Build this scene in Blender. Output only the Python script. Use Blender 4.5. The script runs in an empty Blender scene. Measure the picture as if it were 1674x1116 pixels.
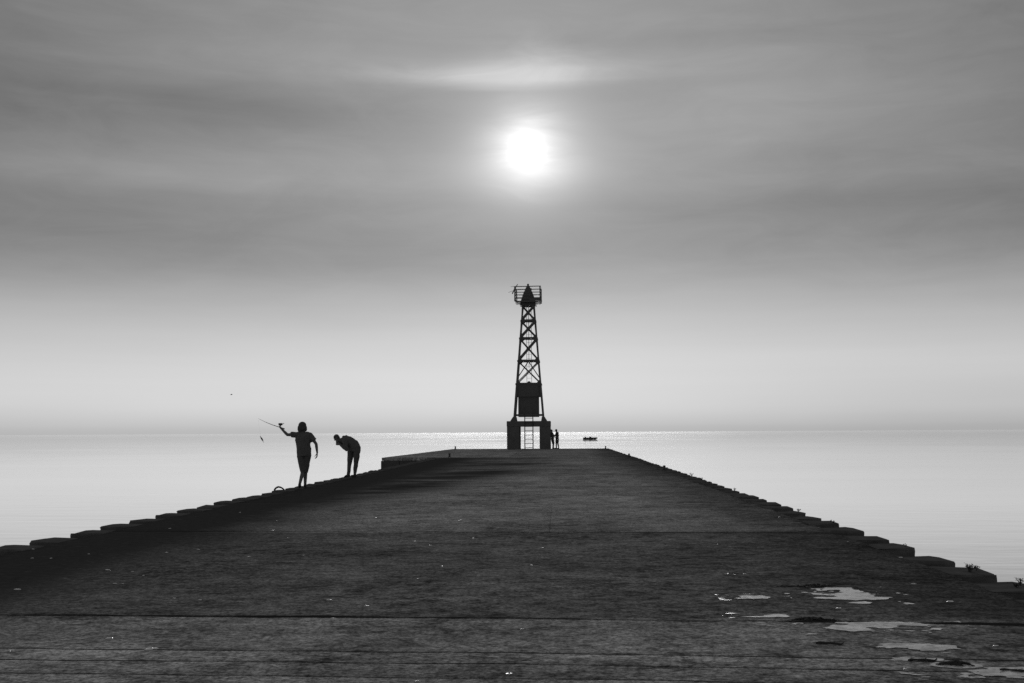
import bpy, bmesh, math, random
from mathutils import Vector, Matrix, noise
R = math.radians
random.seed(7)
sc = bpy.context.scene
COL = sc.collection

# ------------------------------------------------------------------ camera
cam_d = bpy.data.cameras.new("camera")
cam = bpy.data.objects.new("camera", cam_d); COL.objects.link(cam)
cam_d.sensor_width = 36; cam_d.lens = 40.0
cam_d.clip_start = 0.05; cam_d.clip_end = 200000
cam.matrix_world = (Matrix.Translation((0, 0, 1.45)) @ Matrix.Rotation(R(2.309), 4, 'Z')
                    @ Matrix.Rotation(R(90 + 4.565), 4, 'X') @ Matrix.Rotation(R(-0.31), 4, 'Z'))
sc.camera = cam

# ------------------------------------------------------------------ light and sky
SUN_AZ, SUN_EL = R(-1.47), R(14.2)           # azimuth measured from +Y towards +X
sun_dir = Vector((math.sin(SUN_AZ) * math.cos(SUN_EL), math.cos(SUN_AZ) * math.cos(SUN_EL), math.sin(SUN_EL)))
sun_d = bpy.data.lights.new("sun", 'SUN')
sun_d.energy = 0.5; sun_d.angle = R(20); sun_d.color = (1, 1, 1)
sun = bpy.data.objects.new("sun", sun_d); COL.objects.link(sun)
sun.rotation_euler = sun_dir.to_track_quat('Z', 'Y').to_euler()

sc.view_settings.view_transform = 'Standard'
sc.view_settings.look = 'None'
sc.view_settings.exposure = 0.0
sc.view_settings.gamma = 1.0
sc.view_settings.use_curve_mapping = False
sc.cycles.use_denoising = False

world = bpy.data.worlds.new("World"); sc.world = world
world.use_nodes = True


class N:
    """small node-tree helper"""
    def __init__(self, nt):
        self.nt = nt; nt.nodes.clear()
    def node(self, t, **kw):
        n = self.nt.nodes.new(t)
        for k, v in kw.items(): setattr(n, k, v)
        return n
    def put(self, sock, v):
        if isinstance(v, bpy.types.NodeSocket): self.nt.links.new(v, sock)
        elif v is not None: sock.default_value = v
    def math(self, op, a, b=None, c=None, clamp=False):
        n = self.node('ShaderNodeMath', operation=op, use_clamp=clamp)
        for i, v in enumerate((a, b, c)):
            if v is not None: self.put(n.inputs[i], v)
        return n.outputs[0]
    def add(self, *v):
        o = v[0]
        for x in v[1:]: o = self.math('ADD', o, x)
        return o
    def mul(self, *v):
        o = v[0]
        for x in v[1:]: o = self.math('MULTIPLY', o, x)
        return o
    def gauss(self, terms):
        """exp(-sum(((v-c)/w)^2))"""
        s = None
        for v, c, w in terms:
            d = self.math('DIVIDE', self.math('SUBTRACT', v, c), w)
            q = self.math('MULTIPLY', d, d)
            s = q if s is None else self.math('ADD', s, q)
        return self.math('EXPONENT', self.math('MULTIPLY', s, -1.0))
    def ramp(self, v, lo, hi, a=0.0, b=1.0, smooth=True):
        n = self.node('ShaderNodeMapRange', clamp=True)
        n.interpolation_type = 'SMOOTHSTEP' if smooth else 'LINEAR'
        for i, x in enumerate((v, lo, hi, a, b)): self.put(n.inputs[i], x)
        return n.outputs[0]
    def curve(self, v, pts):
        """piecewise-linear function of v, by a colour ramp"""
        lo, hi = pts[0][0], pts[-1][0]
        t = self.ramp(v, lo, hi, 0, 1, False)
        n = self.node('ShaderNodeValToRGB')
        n.color_ramp.interpolation = 'B_SPLINE'
        els = n.color_ramp.elements
        while len(els) < len(pts): els.new(0.5)
        for e, (x, y) in zip(els, pts):
            e.position = (x - lo) / (hi - lo)
        for e, (x, y) in zip(els, pts):
            e.color = (y, y, y, 1)
        self.put(n.inputs[0], t)
        return n.outputs[0]
    def noise(self, vec, scale, detail=4, rough=0.5, dist=0.0):
        n = self.node('ShaderNodeTexNoise')
        self.put(n.inputs['Vector'], vec); n.inputs['Scale'].default_value = scale
        n.inputs['Detail'].default_value = detail; n.inputs['Roughness'].default_value = rough
        n.inputs['Distortion'].default_value = dist
        return n.outputs[0]
    def comb(self, x, y, z):
        n = self.node('ShaderNodeCombineXYZ')
        for i, v in enumerate((x, y, z)): self.put(n.inputs[i], v)
        return n.outputs[0]


def build_world():
    w = N(world.node_tree)
    tc = w.node('ShaderNodeTexCoord')
    sep = w.node('ShaderNodeSeparateXYZ'); w.put(sep.inputs[0], tc.outputs['Generated'])
    x, y, z = sep.outputs
    el = w.mul(w.math('ARCSINE', z), 180 / math.pi)
    az = w.mul(w.math('ARCTAN2', x, y), 180 / math.pi)
    # streaky thin cloud, wide in azimuth and thin in elevation
    u = w.mul(az, 0.035); v = w.mul(el, 0.20)
    n1 = w.noise(w.comb(u, v, 3.1), 1.0, 5, 0.5, 0.4)
    n2 = w.noise(w.comb(w.mul(az, 0.02), w.mul(el, 0.55), 8.0), 1.0, 4, 0.55, 0.2)
    n1 = w.math('SUBTRACT', n1, 0.5); n2 = w.math('SUBTRACT', n2, 0.5)
    n3 = w.math('SUBTRACT', w.noise(w.comb(w.mul(az, .16), w.mul(el, .62), 1.0), 1.0, 6, .6, .8), .5)
    # brightness of the overcast by height above the horizon
    elw = w.add(el, w.mul(n1, 2.2, w.ramp(el, 0.0, 3.0)))
    base = w.curve(elw, [(-2, .46), (0.0, .46), (0.4, .52), (1.2, .645), (2.2, .65), (3.4, .62), (4.8, .56), (6.4, .45), (8.2, .325), (10.5, .27),
                         (13, .33), (16, .295), (19, .30), (23, .31), (32, .28)])
    # the sky is dimmer away from the sun
    dot = w.node('ShaderNodeVectorMath', operation='DOT_PRODUCT')
    nrm = w.node('ShaderNodeVectorMath', operation='NORMALIZE'); w.put(nrm.inputs[0], tc.outputs['Generated'])
    w.put(dot.inputs[0], nrm.outputs[0]); dot.inputs[1].default_value = sun_dir
    ang = w.mul(w.math('ARCCOSINE', w.math('MINIMUM', dot.outputs['Value'], 0.999999)), 180 / math.pi)
    lobe = w.gauss([(ang, 0.0, 25.0)])
    lowf = w.ramp(el, 3.0, 12.0, 0.0, 1.0)
    far_hi = w.add(0.44, w.mul(lobe, 0.52))
    far_lo = w.add(0.66, w.mul(w.gauss([(az, -8.0, 60.0)]), 0.34))
    fall = w.add(w.mul(far_hi, lowf), w.mul(far_lo, w.math('SUBTRACT', 1.0, lowf)))
    s = w.mul(base, fall)
    # cloud streaks
    for (a, e, wa, we, amp) in [(-17, 15.6, 13, 1.4, -.055), (-21, 12.4, 10, 1.1, .055), (-8, 9.0, 11, 1.4, -.045),
                                (12, 15.6, 8, 1.6, .045), (14, 11.0, 9, 1.0, -.04), (20, 1.4, 15, 1.7, -.075),
                                (9, 18.2, 11, .8, .02), (-14, 19, 9, 1.6, .03), (3, 10.6, 5, .8, -.02)]:
        s = w.add(s, w.mul(w.gauss([(az, float(a), float(wa)), (el, e, we)]), amp))
    s = w.add(s, w.mul(n2, 0.07), w.mul(n1, 0.05))
    # the bright lens of cloud over the sun, crisper along its lower edge
    wob = w.mul(n2, 1.0)
    e2 = w.add(el, wob, w.mul(w.gauss([(az, -3.0, 5.0)]), 0.25))
    low_edge = w.ramp(e2, 17.15, 17.95)
    thick = w.add(0.22, w.mul(w.gauss([(az, -1.4, 4.6)]), 0.95), w.mul(n3, 0.5))
    prof = w.math('DIVIDE', w.math('SUBTRACT', e2, 17.7), thick)
    prof = w.math('EXPONENT', w.mul(prof, prof, -1.0))
    s = w.add(s, w.mul(prof, low_edge, w.gauss([(az, -2.6, 5.8)]), w.add(0.20, w.mul(n3, 0.35))))
    s = w.add(s, w.mul(w.gauss([(az, -2.0, 8.0), (e2, 18.2, .5)]), 0.07))
    # veiled sun and its aureole
    dx = w.mul(w.math('SUBTRACT', az, math.degrees(SUN_AZ)), math.cos(SUN_EL))
    dy = w.math('SUBTRACT', el, math.degrees(SUN_EL))
    warp = w.add(w.mul(n2, 0.5), w.mul(n3, 1.5))
    r2 = w.math('SQRT', w.add(w.mul(dx, dx), w.mul(dy, dy)))
    r2 = w.add(r2, warp)
    s = w.add(s, w.mul(w.math('EXPONENT', w.mul(r2, -0.90)), 1.42))
    s = w.add(s, w.mul(w.gauss([(dx, 0.0, 5.5), (dy, -0.6, 3.2)]), 0.05))
    s = w.add(s, w.mul(w.gauss([(dx, 0.0, 3.4), (dy, -1.1, .9)]), 0.10))
    wisp = w.mul(n3, w.ramp(el, 4.0, 9.0), 0.09)
    s = w.add(s, wisp)
    s = w.math('MAXIMUM', s, 0.02)
    # a little clear-sky light, turned grey, behind the overcast
    sky = w.node('ShaderNodeTexSky', sky_type='NISHITA')
    sky.sun_disc = False; sky.sun_elevation = SUN_EL; sky.sun_rotation = SUN_AZ
    sky.air_density = 1.0; sky.dust_density = 2.0
    bw = w.node('ShaderNodeRGBToBW'); w.put(bw.inputs[0], sky.outputs[0])
    s = w.add(s, w.mul(bw.outputs[0], 0.0015))
    bg = w.node('ShaderNodeBackground'); w.put(bg.inputs[0], s); bg.inputs[1].default_value = 1.0
    out = w.node('ShaderNodeOutputWorld'); w.nt.links.new(bg.outputs[0], out.inputs[0])


build_world()

# ------------------------------------------------------------------ materials
def new_mat(name):
    m = bpy.data.materials.new(name); m.use_nodes = True
    n = N(m.node_tree)
    b = n.node('ShaderNodeBsdfPrincipled'); o = n.node('ShaderNodeOutputMaterial')
    m.node_tree.links.new(b.outputs[0], o.inputs[0])
    return m, n, b


def simple(name, v, rough=0.8, var=0.25, scale=12, metal=0.0, spec=0.3, bump=0.0):
    m, n, b = new_mat(name)
    tc = n.node('ShaderNodeTexCoord')
    oi = n.node('ShaderNodeObjectInfo')
    off = n.node('ShaderNodeVectorMath', operation='ADD'); n.put(off.inputs[0], tc.outputs['Object']); n.put(off.inputs[1], oi.outputs['Location'])
    t = n.noise(off.outputs[0], scale, 5, 0.6)
    val = n.mul(v, n.add(1 - var, n.mul(t, 2 * var)))
    n.put(b.inputs['Base Color'], val)
    n.put(b.inputs['Roughness'], n.add(rough - .06, n.mul(t, .12)))
    b.inputs['Metallic'].default_value = metal
    b.inputs['Specular IOR Level'].default_value = spec
    if bump:
        bp = n.node('ShaderNodeBump'); bp.inputs['Strength'].default_value = bump; bp.inputs['Distance'].default_value = .01
        n.put(bp.inputs['Height'], t); n.put(b.inputs['Normal'], bp.outputs[0])
    return m


def deck_material():
    m, n, b = new_mat("weathered_deck")
    geo = n.node('ShaderNodeNewGeometry'); P = geo.outputs['Position']
    sep = n.node('ShaderNodeSeparateXYZ'); n.put(sep.inputs[0], P)
    x, y, z = sep.outputs
    oi = n.node('ShaderNodeObjectInfo')
    big = n.noise(P, 0.33, 5, 0.6, 0.6)
    mid = n.noise(P, 1.7, 6, 0.65, 0.5)
    fine = n.noise(P, 9.0, 6, 0.7)
    grit = n.noise(P, 26.0, 4, 0.8)
    streak = n.noise(n.comb(n.mul(x, .55), y, 2.0), 6.5, 6, .75, .6)
    # darker area along the left side of the pier, wider towards the head
    bx = n.curve(y, [(-40, .20), (20, .205), (25, .22), (28, .32), (31, .36), (35, .40), (43, .55), (50, .62), (60, .60), (66.2, .56)])
    bx = n.add(n.mul(bx, 10.0), -6.85)
    wob = n.add(n.mul(n.math('SUBTRACT', big, .5), 2.2), n.mul(n.math('SUBTRACT', mid, .5), 1.6))
    edge = n.math('SUBTRACT', n.add(bx, wob), x)
    edge = n.add(edge, n.mul(n.math('SUBTRACT', streak, .5), 2.2))
    patch = n.ramp(edge, -1.5, 0.9)
    bands = n.ramp(n.noise(n.comb(n.mul(x, .10), n.mul(y, .16), 6.0), 1.0, 4, .6, .4), .40, .60)
    inner = n.math('SUBTRACT', 1.0, n.ramp(x, -5.6, -2.6))
    patch = n.mul(patch, n.math('MAXIMUM', inner, n.add(.25, n.mul(bands, .75))))
    patch = n.mul(patch, n.ramp(y, 66.0, 66.4, 1.0, 0.0))
    # darker margin on the right
    mr = n.ramp(n.add(x, n.mul(n.math('SUBTRACT', big, .5), 2.5)), 1.6, 3.9, 0.0, 0.55)
    # slabs differ in tone: the run between the two main joints is darker
    band = n.mul(n.ramp(y, 8.9, 9.15), n.ramp(y, 16.6, 16.9, 1.0, 0.0))
    tone = n.add(0.335, n.mul(band, -0.145))
    tone = n.add(tone, n.mul(n.ramp(y, 24, 60), -0.06))
    tone = n.mul(tone, n.add(0.90, n.mul(oi.outputs['Random'], 0.2)))
    pat = n.add(0.10, n.mul(n.ramp(big, .34, .66), .45), n.mul(n.ramp(mid, .36, .64), .45), n.mul(n.ramp(fine, .38, .62), .62), n.mul(n.ramp(streak, .38, .62), .62))
    wear = n.ramp(n.noise(n.comb(n.mul(x, .55), n.mul(y, .42), 4.0), 1.0, 6, .66, .5), .42, .62)
    val = n.mul(tone, pat, n.add(.86, n.mul(wear, .26)))
    val = n.mul(val, n.add(.35, n.mul(n.ramp(grit, .32, .68), 1.2)))
    # pale scuffs
    sc_ = n.ramp(n.noise(P, 4.5, 7, .78, .8), .60, .68)
    val = n.add(val, n.mul(sc_, .10))
    val = n.mul(val, n.math('SUBTRACT', 1.0, n.mul(mr, 1.0)))
    val = n.add(n.mul(val, n.math('SUBTRACT', 1.0, patch)), n.mul(patch, n.mul(.074, n.add(.35, n.mul(fine, 1.0), n.mul(sc_, .9)))))
    n.put(b.inputs['Base Color'], val)
    n.put(b.inputs['Roughness'], n.add(.82, n.mul(mid, .14)))
    b.inputs['Specular IOR Level'].default_value = 0.0
    h = n.add(n.mul(fine, .6), n.mul(grit, .25), n.mul(mid, .8))
    bp = n.node('ShaderNodeBump'); bp.inputs['Strength'].default_value = .6; bp.inputs['Distance'].default_value = .014
    n.put(bp.inputs['Height'], h); n.put(b.inputs['Normal'], bp.outputs[0])
    return m


def water_material():
    m, n, b = new_mat("open_water")
    geo = n.node('ShaderNodeNewGeometry'); P = geo.outputs['Position']
    mp = n.node('ShaderNodeMapping'); n.put(mp.inputs[0], P); mp.inputs['Scale'].default_value = (.35, 1.0, 1); mp.inputs['Rotation'].default_value = (0, 0, R(8))
    Q = mp.outputs[0]
    sp_ = n.node('ShaderNodeSeparateXYZ'); n.put(sp_.inputs[0], P); x_, y_ = sp_.outputs[0], sp_.outputs[1]
    a = n.noise(Q, 0.9, 5, .55, .3)
    c = n.noise(Q, 0.07, 4, .5, .3)
    d = n.noise(P, 0.012, 4, .55, .5)
    slick = n.noise(n.comb(n.mul(x_, .012), n.mul(y_, .05), 0.0), 1.0, 5, .6, .6)
    n.put(b.inputs['Base Color'], n.ramp(slick, .35, .6, .90, 1.0))
    b.inputs['Metallic'].default_value = 1.0
    n.put(b.inputs['Roughness'], n.add(.045, n.mul(n.ramp(d, .35, .65), .03)))
    b.inputs['IOR'].default_value = 1.333
    bp = n.node('ShaderNodeBump'); bp.inputs['Strength'].default_value = .16; bp.inputs['Distance'].default_value = .10
    n.put(bp.inputs['Strength'], n.ramp(y_, 80.0, 320.0, .16, .006))
    n.put(bp.inputs['Height'], n.add(n.mul(a, .5), n.mul(c, 1.6))); n.put(b.inputs['Normal'], bp.outputs[0])
    return m


def puddle_material():
    m, n, b = new_mat("puddle_water")
    geo = n.node('ShaderNodeNewGeometry')
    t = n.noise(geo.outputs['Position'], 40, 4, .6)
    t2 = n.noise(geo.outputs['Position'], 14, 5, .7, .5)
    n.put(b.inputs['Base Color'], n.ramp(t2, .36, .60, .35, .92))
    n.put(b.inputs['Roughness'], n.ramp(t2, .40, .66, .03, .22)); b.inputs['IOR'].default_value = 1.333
    bp = n.node('ShaderNodeBump'); bp.inputs['Strength'].default_value = .08; bp.inputs['Distance'].default_value = .004
    n.put(bp.inputs['Height'], t); n.put(b.inputs['Normal'], bp.outputs[0])
    return m


M = dict(
    deck=deck_material(), water=water_material(), puddle=puddle_material(),
    edge=simple("stained_concrete_edge", .12, .9, .6, 6, spec=0, bump=.5),
    wall=simple("wet_concrete_wall", .10, .9, .4, 2, spec=0, bump=.4),
    base=simple("tower_concrete", .14, .9, .35, 3, spec=0, bump=.3),
    steel=simple("dark_painted_steel", .12, .6, .3, 6, spec=.2),
    panel=simple("dark_sheet_metal", .12, .7, .3, 3, spec=.15),
    iron=simple("rusted_iron", .08, .8, .4, 20, spec=.15, bump=.4),
    skin=simple("skin", .16, .6, .1, 20, spec=.2),
    hair=simple("dark_hair", .08, .7, .4, 60, spec=.15),
    shirt=simple("dark_cotton", .13, .95, .2, 20, spec=.05, bump=.3),
    shorts=simple("dark_twill", .12, .95, .2, 30, spec=.05, bump=.3),
    shoe=simple("dark_rubber", .06, .8, .2, 30, spec=.1),
    rod=simple("black_graphite", .05, .4, .1, 30, spec=.3),
    rubber=simple("black_rubber", .06, .8, .2, 30, spec=.1),
    weed=simple("weed_green", .08, .8, .4, 30, spec=.1),
    kelp=simple("dark_weed", .05, .8, .4, 30, spec=.1),
    tar=simple("bitumen", .035, .9, .4, 20, spec=0),
    wood=simple("dark_driftwood", .06, .85, .4, 30, spec=.1),
    scrap=simple("white_shell_and_paper", .85, .22, .05, 60, spec=.6, metal=.5),
    hull=simple("dark_hull_paint", .06, .5, .2, 2, spec=.3),
    glass=simple("windscreen_glass", .03, .1, .05, 2, spec=.5),
    feather=simple("dark_feathers", .05, .8, .3, 30, spec=.1),
)

# ------------------------------------------------------------------ mesh helpers
class MB:
    def __init__(self): self.v = []; self.f = []
    def addmesh(self, vs, fs):
        o = len(self.v); self.v += [tuple(p) for p in vs]; self.f += [tuple(i + o for i in q) for q in fs]
    def box(self, c, s, rot=None):
        c = Vector(c); h = Vector(s) / 2
        vs = [Vector((sx * h.x, sy * h.y, sz * h.z)) for sz in (-1, 1) for sy in (-1, 1) for sx in (-1, 1)]
        if rot is not None: vs = [rot @ p for p in vs]
        self.addmesh([c + p for p in vs], [(0, 2, 3, 1), (4, 5, 7, 6), (0, 1, 5, 4), (2, 6, 7, 3), (0, 4, 6, 2), (1, 3, 7, 5)])
        return self
    def bar(self, p0, p1, w, h=None, up=(0, 0, 1)):
        p0, p1 = Vector(p0), Vector(p1); d = (p1 - p0); L = d.length; d.normalize(); h = h or w
        u = Vector(up)
        if abs(d.dot(u)) > .97: u = Vector((0, 1, 0))
        s = d.cross(u).normalized(); t = s.cross(d)
        rot = Matrix((s, d, t)).transposed()
        return self.box((p0 + p1) / 2, (w, L, h), rot)
    def tube(self, pts, rad, n=8, cap=True):
        pts = [Vector(p) for p in pts]
        if not hasattr(rad, '__len__'): rad = [rad] * len(pts)
        vs = []; fs = []
        prev = None
        for i, p in enumerate(pts):
            t = (pts[min(i + 1, len(pts) - 1)] - pts[max(i - 1, 0)]).normalized()
            if prev is None:
                a = t.cross(Vector((0, 0, 1)))
                if a.length < .05: a = t.cross(Vector((0, 1, 0)))
            else: a = prev - t * prev.dot(t)
            a.normalize(); prev = a; bb = t.cross(a)
            for k in range(n):
                q = 2 * math.pi * k / n
                vs.append(p + (a * math.cos(q) + bb * math.sin(q)) * rad[i])
        for i in range(len(pts) - 1):
            for k in range(n):
                k2 = (k + 1) % n
                fs.append((i * n + k, i * n + k2, (i + 1) * n + k2, (i + 1) * n + k))
        if cap:
            fs.append(tuple(range(n))[::-1]); fs.append(tuple((len(pts) - 1) * n + k for k in range(n)))
        self.addmesh(vs, fs); return self
    def loft(self, rings, n=16):
        """rings: (centre, half-axis vector a, half-axis vector b)"""
        vs = []; fs = []
        for c, a, b_ in rings:
            c, a, b_ = Vector(c), Vector(a), Vector(b_)
            for k in range(n):
                q = 2 * math.pi * k / n
                vs.append(c + a * math.cos(q) + b_ * math.sin(q))
        for i in range(len(rings) - 1):
            for k in range(n):
                k2 = (k + 1) % n
                fs.append((i * n + k, i * n + k2, (i + 1) * n + k2, (i + 1) * n + k))
        fs.append(tuple(range(n))[::-1]); fs.append(tuple((len(rings) - 1) * n + k for k in range(n)))
        self.addmesh(vs, fs); return self
    def ball(self, c, r, n=14, m=10, axes=None):
        c = Vector(c); r = Vector((r, r, r)) if not hasattr(r, '__len__') else Vector(r)
        X, Y, Z = axes if axes else (Vector((1, 0, 0)), Vector((0, 1, 0)), Vector((0, 0, 1)))
        vs = [c - Z * r.z]; fs = []
        for j in range(1, m):
            p = -math.pi / 2 + math.pi * j / m
            for k in range(n):
                q = 2 * math.pi * k / n
                vs.append(c + X * r.x * math.cos(p) * math.cos(q) + Y * r.y * math.cos(p) * math.sin(q) + Z * r.z * math.sin(p))
        vs.append(c + Z * r.z); top = len(vs) - 1
        for k in range(n): fs.append((0, 1 + (k + 1) % n, 1 + k))
        for j in range(m - 2):
            for k in range(n):
                a = 1 + j * n + k; b_ = 1 + j * n + (k + 1) % n
                fs.append((a, b_, b_ + n, a + n))
        o = 1 + (m - 2) * n
        for k in range(n): fs.append((top, o + k, o + (k + 1) % n))
        self.addmesh(vs, fs); return self
    def chain(self, pr, n=12):
        """joints as (point, radius): balls joined by tapered tubes"""
        for p, r in pr: self.ball(p, r, n, 8)
        for (p, r), (q, s) in zip(pr[:-1], pr[1:]):
            self.tube([p, q], [r, s], n)
        return self
    def prism(self, poly, z0, z1):
        k = len(poly)
        vs = [(x, y, z0) for x, y in poly] + [(x, y, z1) for x, y in poly]
        fs = [tuple(range(k))[::-1], tuple(range(k, 2 * k))] + [(i, (i + 1) % k, k + (i + 1) % k, k + i) for i in range(k)]
        self.addmesh(vs, fs); return self
    def mesh(self, name):
        me = bpy.data.meshes.new(name); me.from_pydata(self.v, [], self.f); me.update()
        bm = bmesh.new(); bm.from_mesh(me); bmesh.ops.recalc_face_normals(bm, faces=bm.faces); bm.to_mesh(me); bm.free()
        return me
    def build(self, name, mat, parent=None, smooth=False, remesh=None, smooth_it=3, bevel=0.0, folds=0.0):
        me = self.mesh(name); me.materials.append(mat)
        o = bpy.data.objects.new(name, me); COL.objects.link(o)
        if remesh:
            md = o.modifiers.new("union", 'REMESH'); md.mode = 'VOXEL'; md.voxel_size = remesh
            ms = o.modifiers.new("soft", 'SMOOTH'); ms.factor = .5; ms.iterations = smooth_it
            dg = bpy.context.evaluated_depsgraph_get()
            new = bpy.data.meshes.new_from_object(o.evaluated_get(dg))
            o.modifiers.clear(); o.data = new
            if folds:
                nr = [v.normal.copy() for v in new.vertices]
                for v, vn in zip(new.vertices, nr):
                    k = noise.fractal(Vector((v.co.x * 9, v.co.y * 9, v.co.z * 5)), .8, 2.0, 3)
                    v.co += vn * folds * k
            new.materials.clear(); new.materials.append(mat); smooth = True
        if bevel:
            md = o.modifiers.new("bevel", 'BEVEL'); md.width = bevel; md.segments = 2; md.limit_method = 'ANGLE'
        if smooth: o.data.polygons.foreach_set('use_smooth', [True] * len(o.data.polygons))
        if parent: o.parent = parent
        return o


def link(name, me, parent=None, loc=(0, 0, 0), rot=(0, 0, 0), scale=(1, 1, 1)):
    o = bpy.data.objects.new(name, me); COL.objects.link(o)
    o.location = loc; o.rotation_euler = rot; o.scale = scale
    if parent: o.parent = parent
    return o


def tag(o, label, cat, group=None):
    o['label'] = label; o['category'] = cat
    if group: o['group'] = group
    return o


def thing(name, label, cat, loc=(0, 0, 0), rz=0.0, group=None):
    o = bpy.data.objects.new(name, None); COL.objects.link(o)
    o.empty_display_size = .2; o.location = loc; o.rotation_euler = (0, 0, rz)
    return tag(o, label, cat, group)


def fbm(x, y, s, seed=0.0, o=4):
    return noise.fractal(Vector((x * s, y * s, seed)), 1.0, 2.0, o)


WATER_Z = -2.0
XL, XR = -7.20, 4.36            # outer lines of the edge teeth
DL, DR = -6.76, 3.92            # edges of the walking deck
END = 100.6


def und(x, y):
    """height of the worn deck surface"""
    return .010 * fbm(x, y, .35, 1.7) + .004 * fbm(x, y, 1.4, 5.1)

# ------------------------------------------------------------------ water
def build_water():
    me = bpy.data.meshes.new("water")
    S = 60000
    me.from_pydata([(-S, -S, WATER_Z), (S, -S, WATER_Z), (S, S, WATER_Z), (-S, S, WATER_Z)], [], [(0, 1, 2, 3)])
    me.materials.append(M['water'])
    o = link("water", me); o['kind'] = 'structure'


build_water()

# ------------------------------------------------------------------ pier
pier = bpy.data.objects.new("pier", None); COL.objects.link(pier); pier['kind'] = 'structure'
HEAD_Y = 66.9


def joint_skew(x):
    return -0.035 * (x + 1.0) - (0.045 * (x - .2) if x > .2 else 0.0)


def build_pier():
    # core under the slabs
    mb = MB()
    mb.prism([(DL + .01, -45), (DR - .01, -45), (DR - .01, END - .03), (-9.28, END - .03), (-10.30, HEAD_Y + .02), (DL + .01, HEAD_Y + .02)], -3.2, -.17)
    mb.build("core", M['wall'], pier)
    # deck slabs: skewed transverse joints
    ys = [-45, -30, -18, -8, 0.0, 3.4, 4.3, 5.2, 6.05, 6.45, 6.86, 7.27, 7.64, 9.03, 16.75, 23.7, 30.7, 37.6, 44.6, 51.6, 58.8, HEAD_Y - .3]
    gap_after = {9.03: .055, 16.75: .02}
    rng = random.Random(3)

    def slab(y0, y1, x0f, x1f, g0, g1, dz, t0=1.0, t1=1.0):
        L = y1 - y0
        step = .14 if y1 < 18 and y0 > 2 else .5
        nx = max(2, int(11 / max(step, .22))); ny = max(2, int(L / step))
        vl = [0, .012 / L] + [k / ny for k in range(1, ny)] + [1 - .012 / L, 1]; ny = len(vl) - 1
        vs = []; fs = []
        for j in range(ny + 1):
            for i in range(nx + 1):
                v = vl[j]
                ya = y0 + g0 / 2 + (L - g0 / 2 - g1 / 2) * v
                xa, xb = x0f(ya), x1f(ya)
                x = xa + (xb - xa) * i / nx
                sk = joint_skew(x) * (t0 + (t1 - t0) * v) + .012 * fbm(x, y0 if v < .5 else y1, 2.2, 9.0)
                yy = ya + sk
                z = und(x, yy) + dz
                if j in (0, ny): z -= .003 + .006 * max(0, fbm(x, yy, 3, 2.0))
                vs.append((x, yy, z))
        W = nx + 1
        for j in range(ny):
            for i in range(nx): fs.append((j * W + i, j * W + i + 1, (j + 1) * W + i + 1, (j + 1) * W + i))
        # skirt
        ring = [i for i in range(W)] + [j * W + nx for j in range(1, ny + 1)] + [ny * W + i for i in range(nx - 1, -1, -1)] + [j * W for j in range(ny - 1, 0, -1)]
        o = len(vs)
        for k in ring: x, y, z = vs[k]; vs.append((x, y, -.165))
        K = len(ring)
        for k in range(K): fs.append((ring[k], o + k, o + (k + 1) % K, ring[(k + 1) % K]))
        me = bpy.data.meshes.new("slab"); me.from_pydata(vs, [], fs); me.update(); me.materials.append(M['deck'])
        me.polygons.foreach_set('use_smooth', [len(p.vertices) == 4 and p.index < nx * ny for p in me.polygons])
        link("slab", me, pier)

    for a, b in zip(ys[:-1], ys[1:]):
        g0 = gap_after.get(a, .006); g1 = gap_after.get(b, .006)
        dz = .004 if b <= 9.1 else rng.uniform(-.002, .002)
        t0 = 1.0 if a > 2 else 0.0; t1 = 1.0 if 2 < b < HEAD_Y - 1 else 0.0
        if not 16 < a < 17:
            slab(a, b, lambda y: DL, lambda y: DR, g0, g1, dz, t0, t1)
        else:
            xm = -.12 + rng.uniform(-.1, .1)
            slab(a, b, lambda y: DL, lambda y: xm - .002, g0, g1, dz, t0, t1)
            slab(a, b, lambda y: xm + .002, lambda y: DR, g0, g1, dz + rng.uniform(-.002, .002), t0, t1)
    # bitumen in the cross joints
    for yj, wd in ((9.03, .055), (16.75, .022), (7.64, .006), (7.27, .007), (6.86, .007), (6.45, .006), (30.7, .02)):
        vs = []; fs = []; n = 240
        for i in range(n + 1):
            x = DL + .02 + (DR - DL - .04) * i / n
            yy = yj + joint_skew(x) + .012 * fbm(x, yj, 2.2, 9.0)
            hw_ = wd / 2 * min(1.8, max(.06, .75 + 1.5 * fbm(x, yj, .8, 4.0) + .8 * fbm(x, yj, 4.0, 2.0)))
            for sgn in (-1, 1): vs.append((x, yy + sgn * hw_, und(x, yy) + .0065 + .001 * sgn))
        for i in range(n): fs.append((2 * i, 2 * i + 2, 2 * i + 3, 2 * i + 1))
        me = bpy.data.meshes.new("joint_filler"); me.from_pydata(vs, [], fs); me.materials.append(M['tar']); link("joint_filler", me, pier)
    # wider pier head
    hl = lambda y: -10.35 + (y - HEAD_Y) * (1.01 / 33.5)
    hr = lambda y: 4.20
    hy = [HEAD_Y - .3, 78.0, 89.3, END]
    for a, b in zip(hy[:-1], hy[1:]):
        slab(a, b, hl, lambda y: -2.9, .02, .02, .01, 0, 0)
        slab(a, b, lambda y: -2.88, hr, .02, .02, .008, 0, 0)
    # retaining wall of the head on its near and left sides: courses of blocks
    rngw = random.Random(9)
    for c in range(3):
        z1 = -.18 - c * .62; z0 = z1 - .60
        x = -10.40
        while x < DL - .2:
            w = min(rngw.uniform(.9, 1.3), DL - .05 - x)
            mb = MB().box((x + w / 2 - .008, HEAD_Y - .16 + rngw.uniform(-.015, .015), (z0 + z1) / 2), (w - .018, .34, .60))
            mb.build("wall_block", M['wall'], pier, bevel=.015)
            x += w
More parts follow.
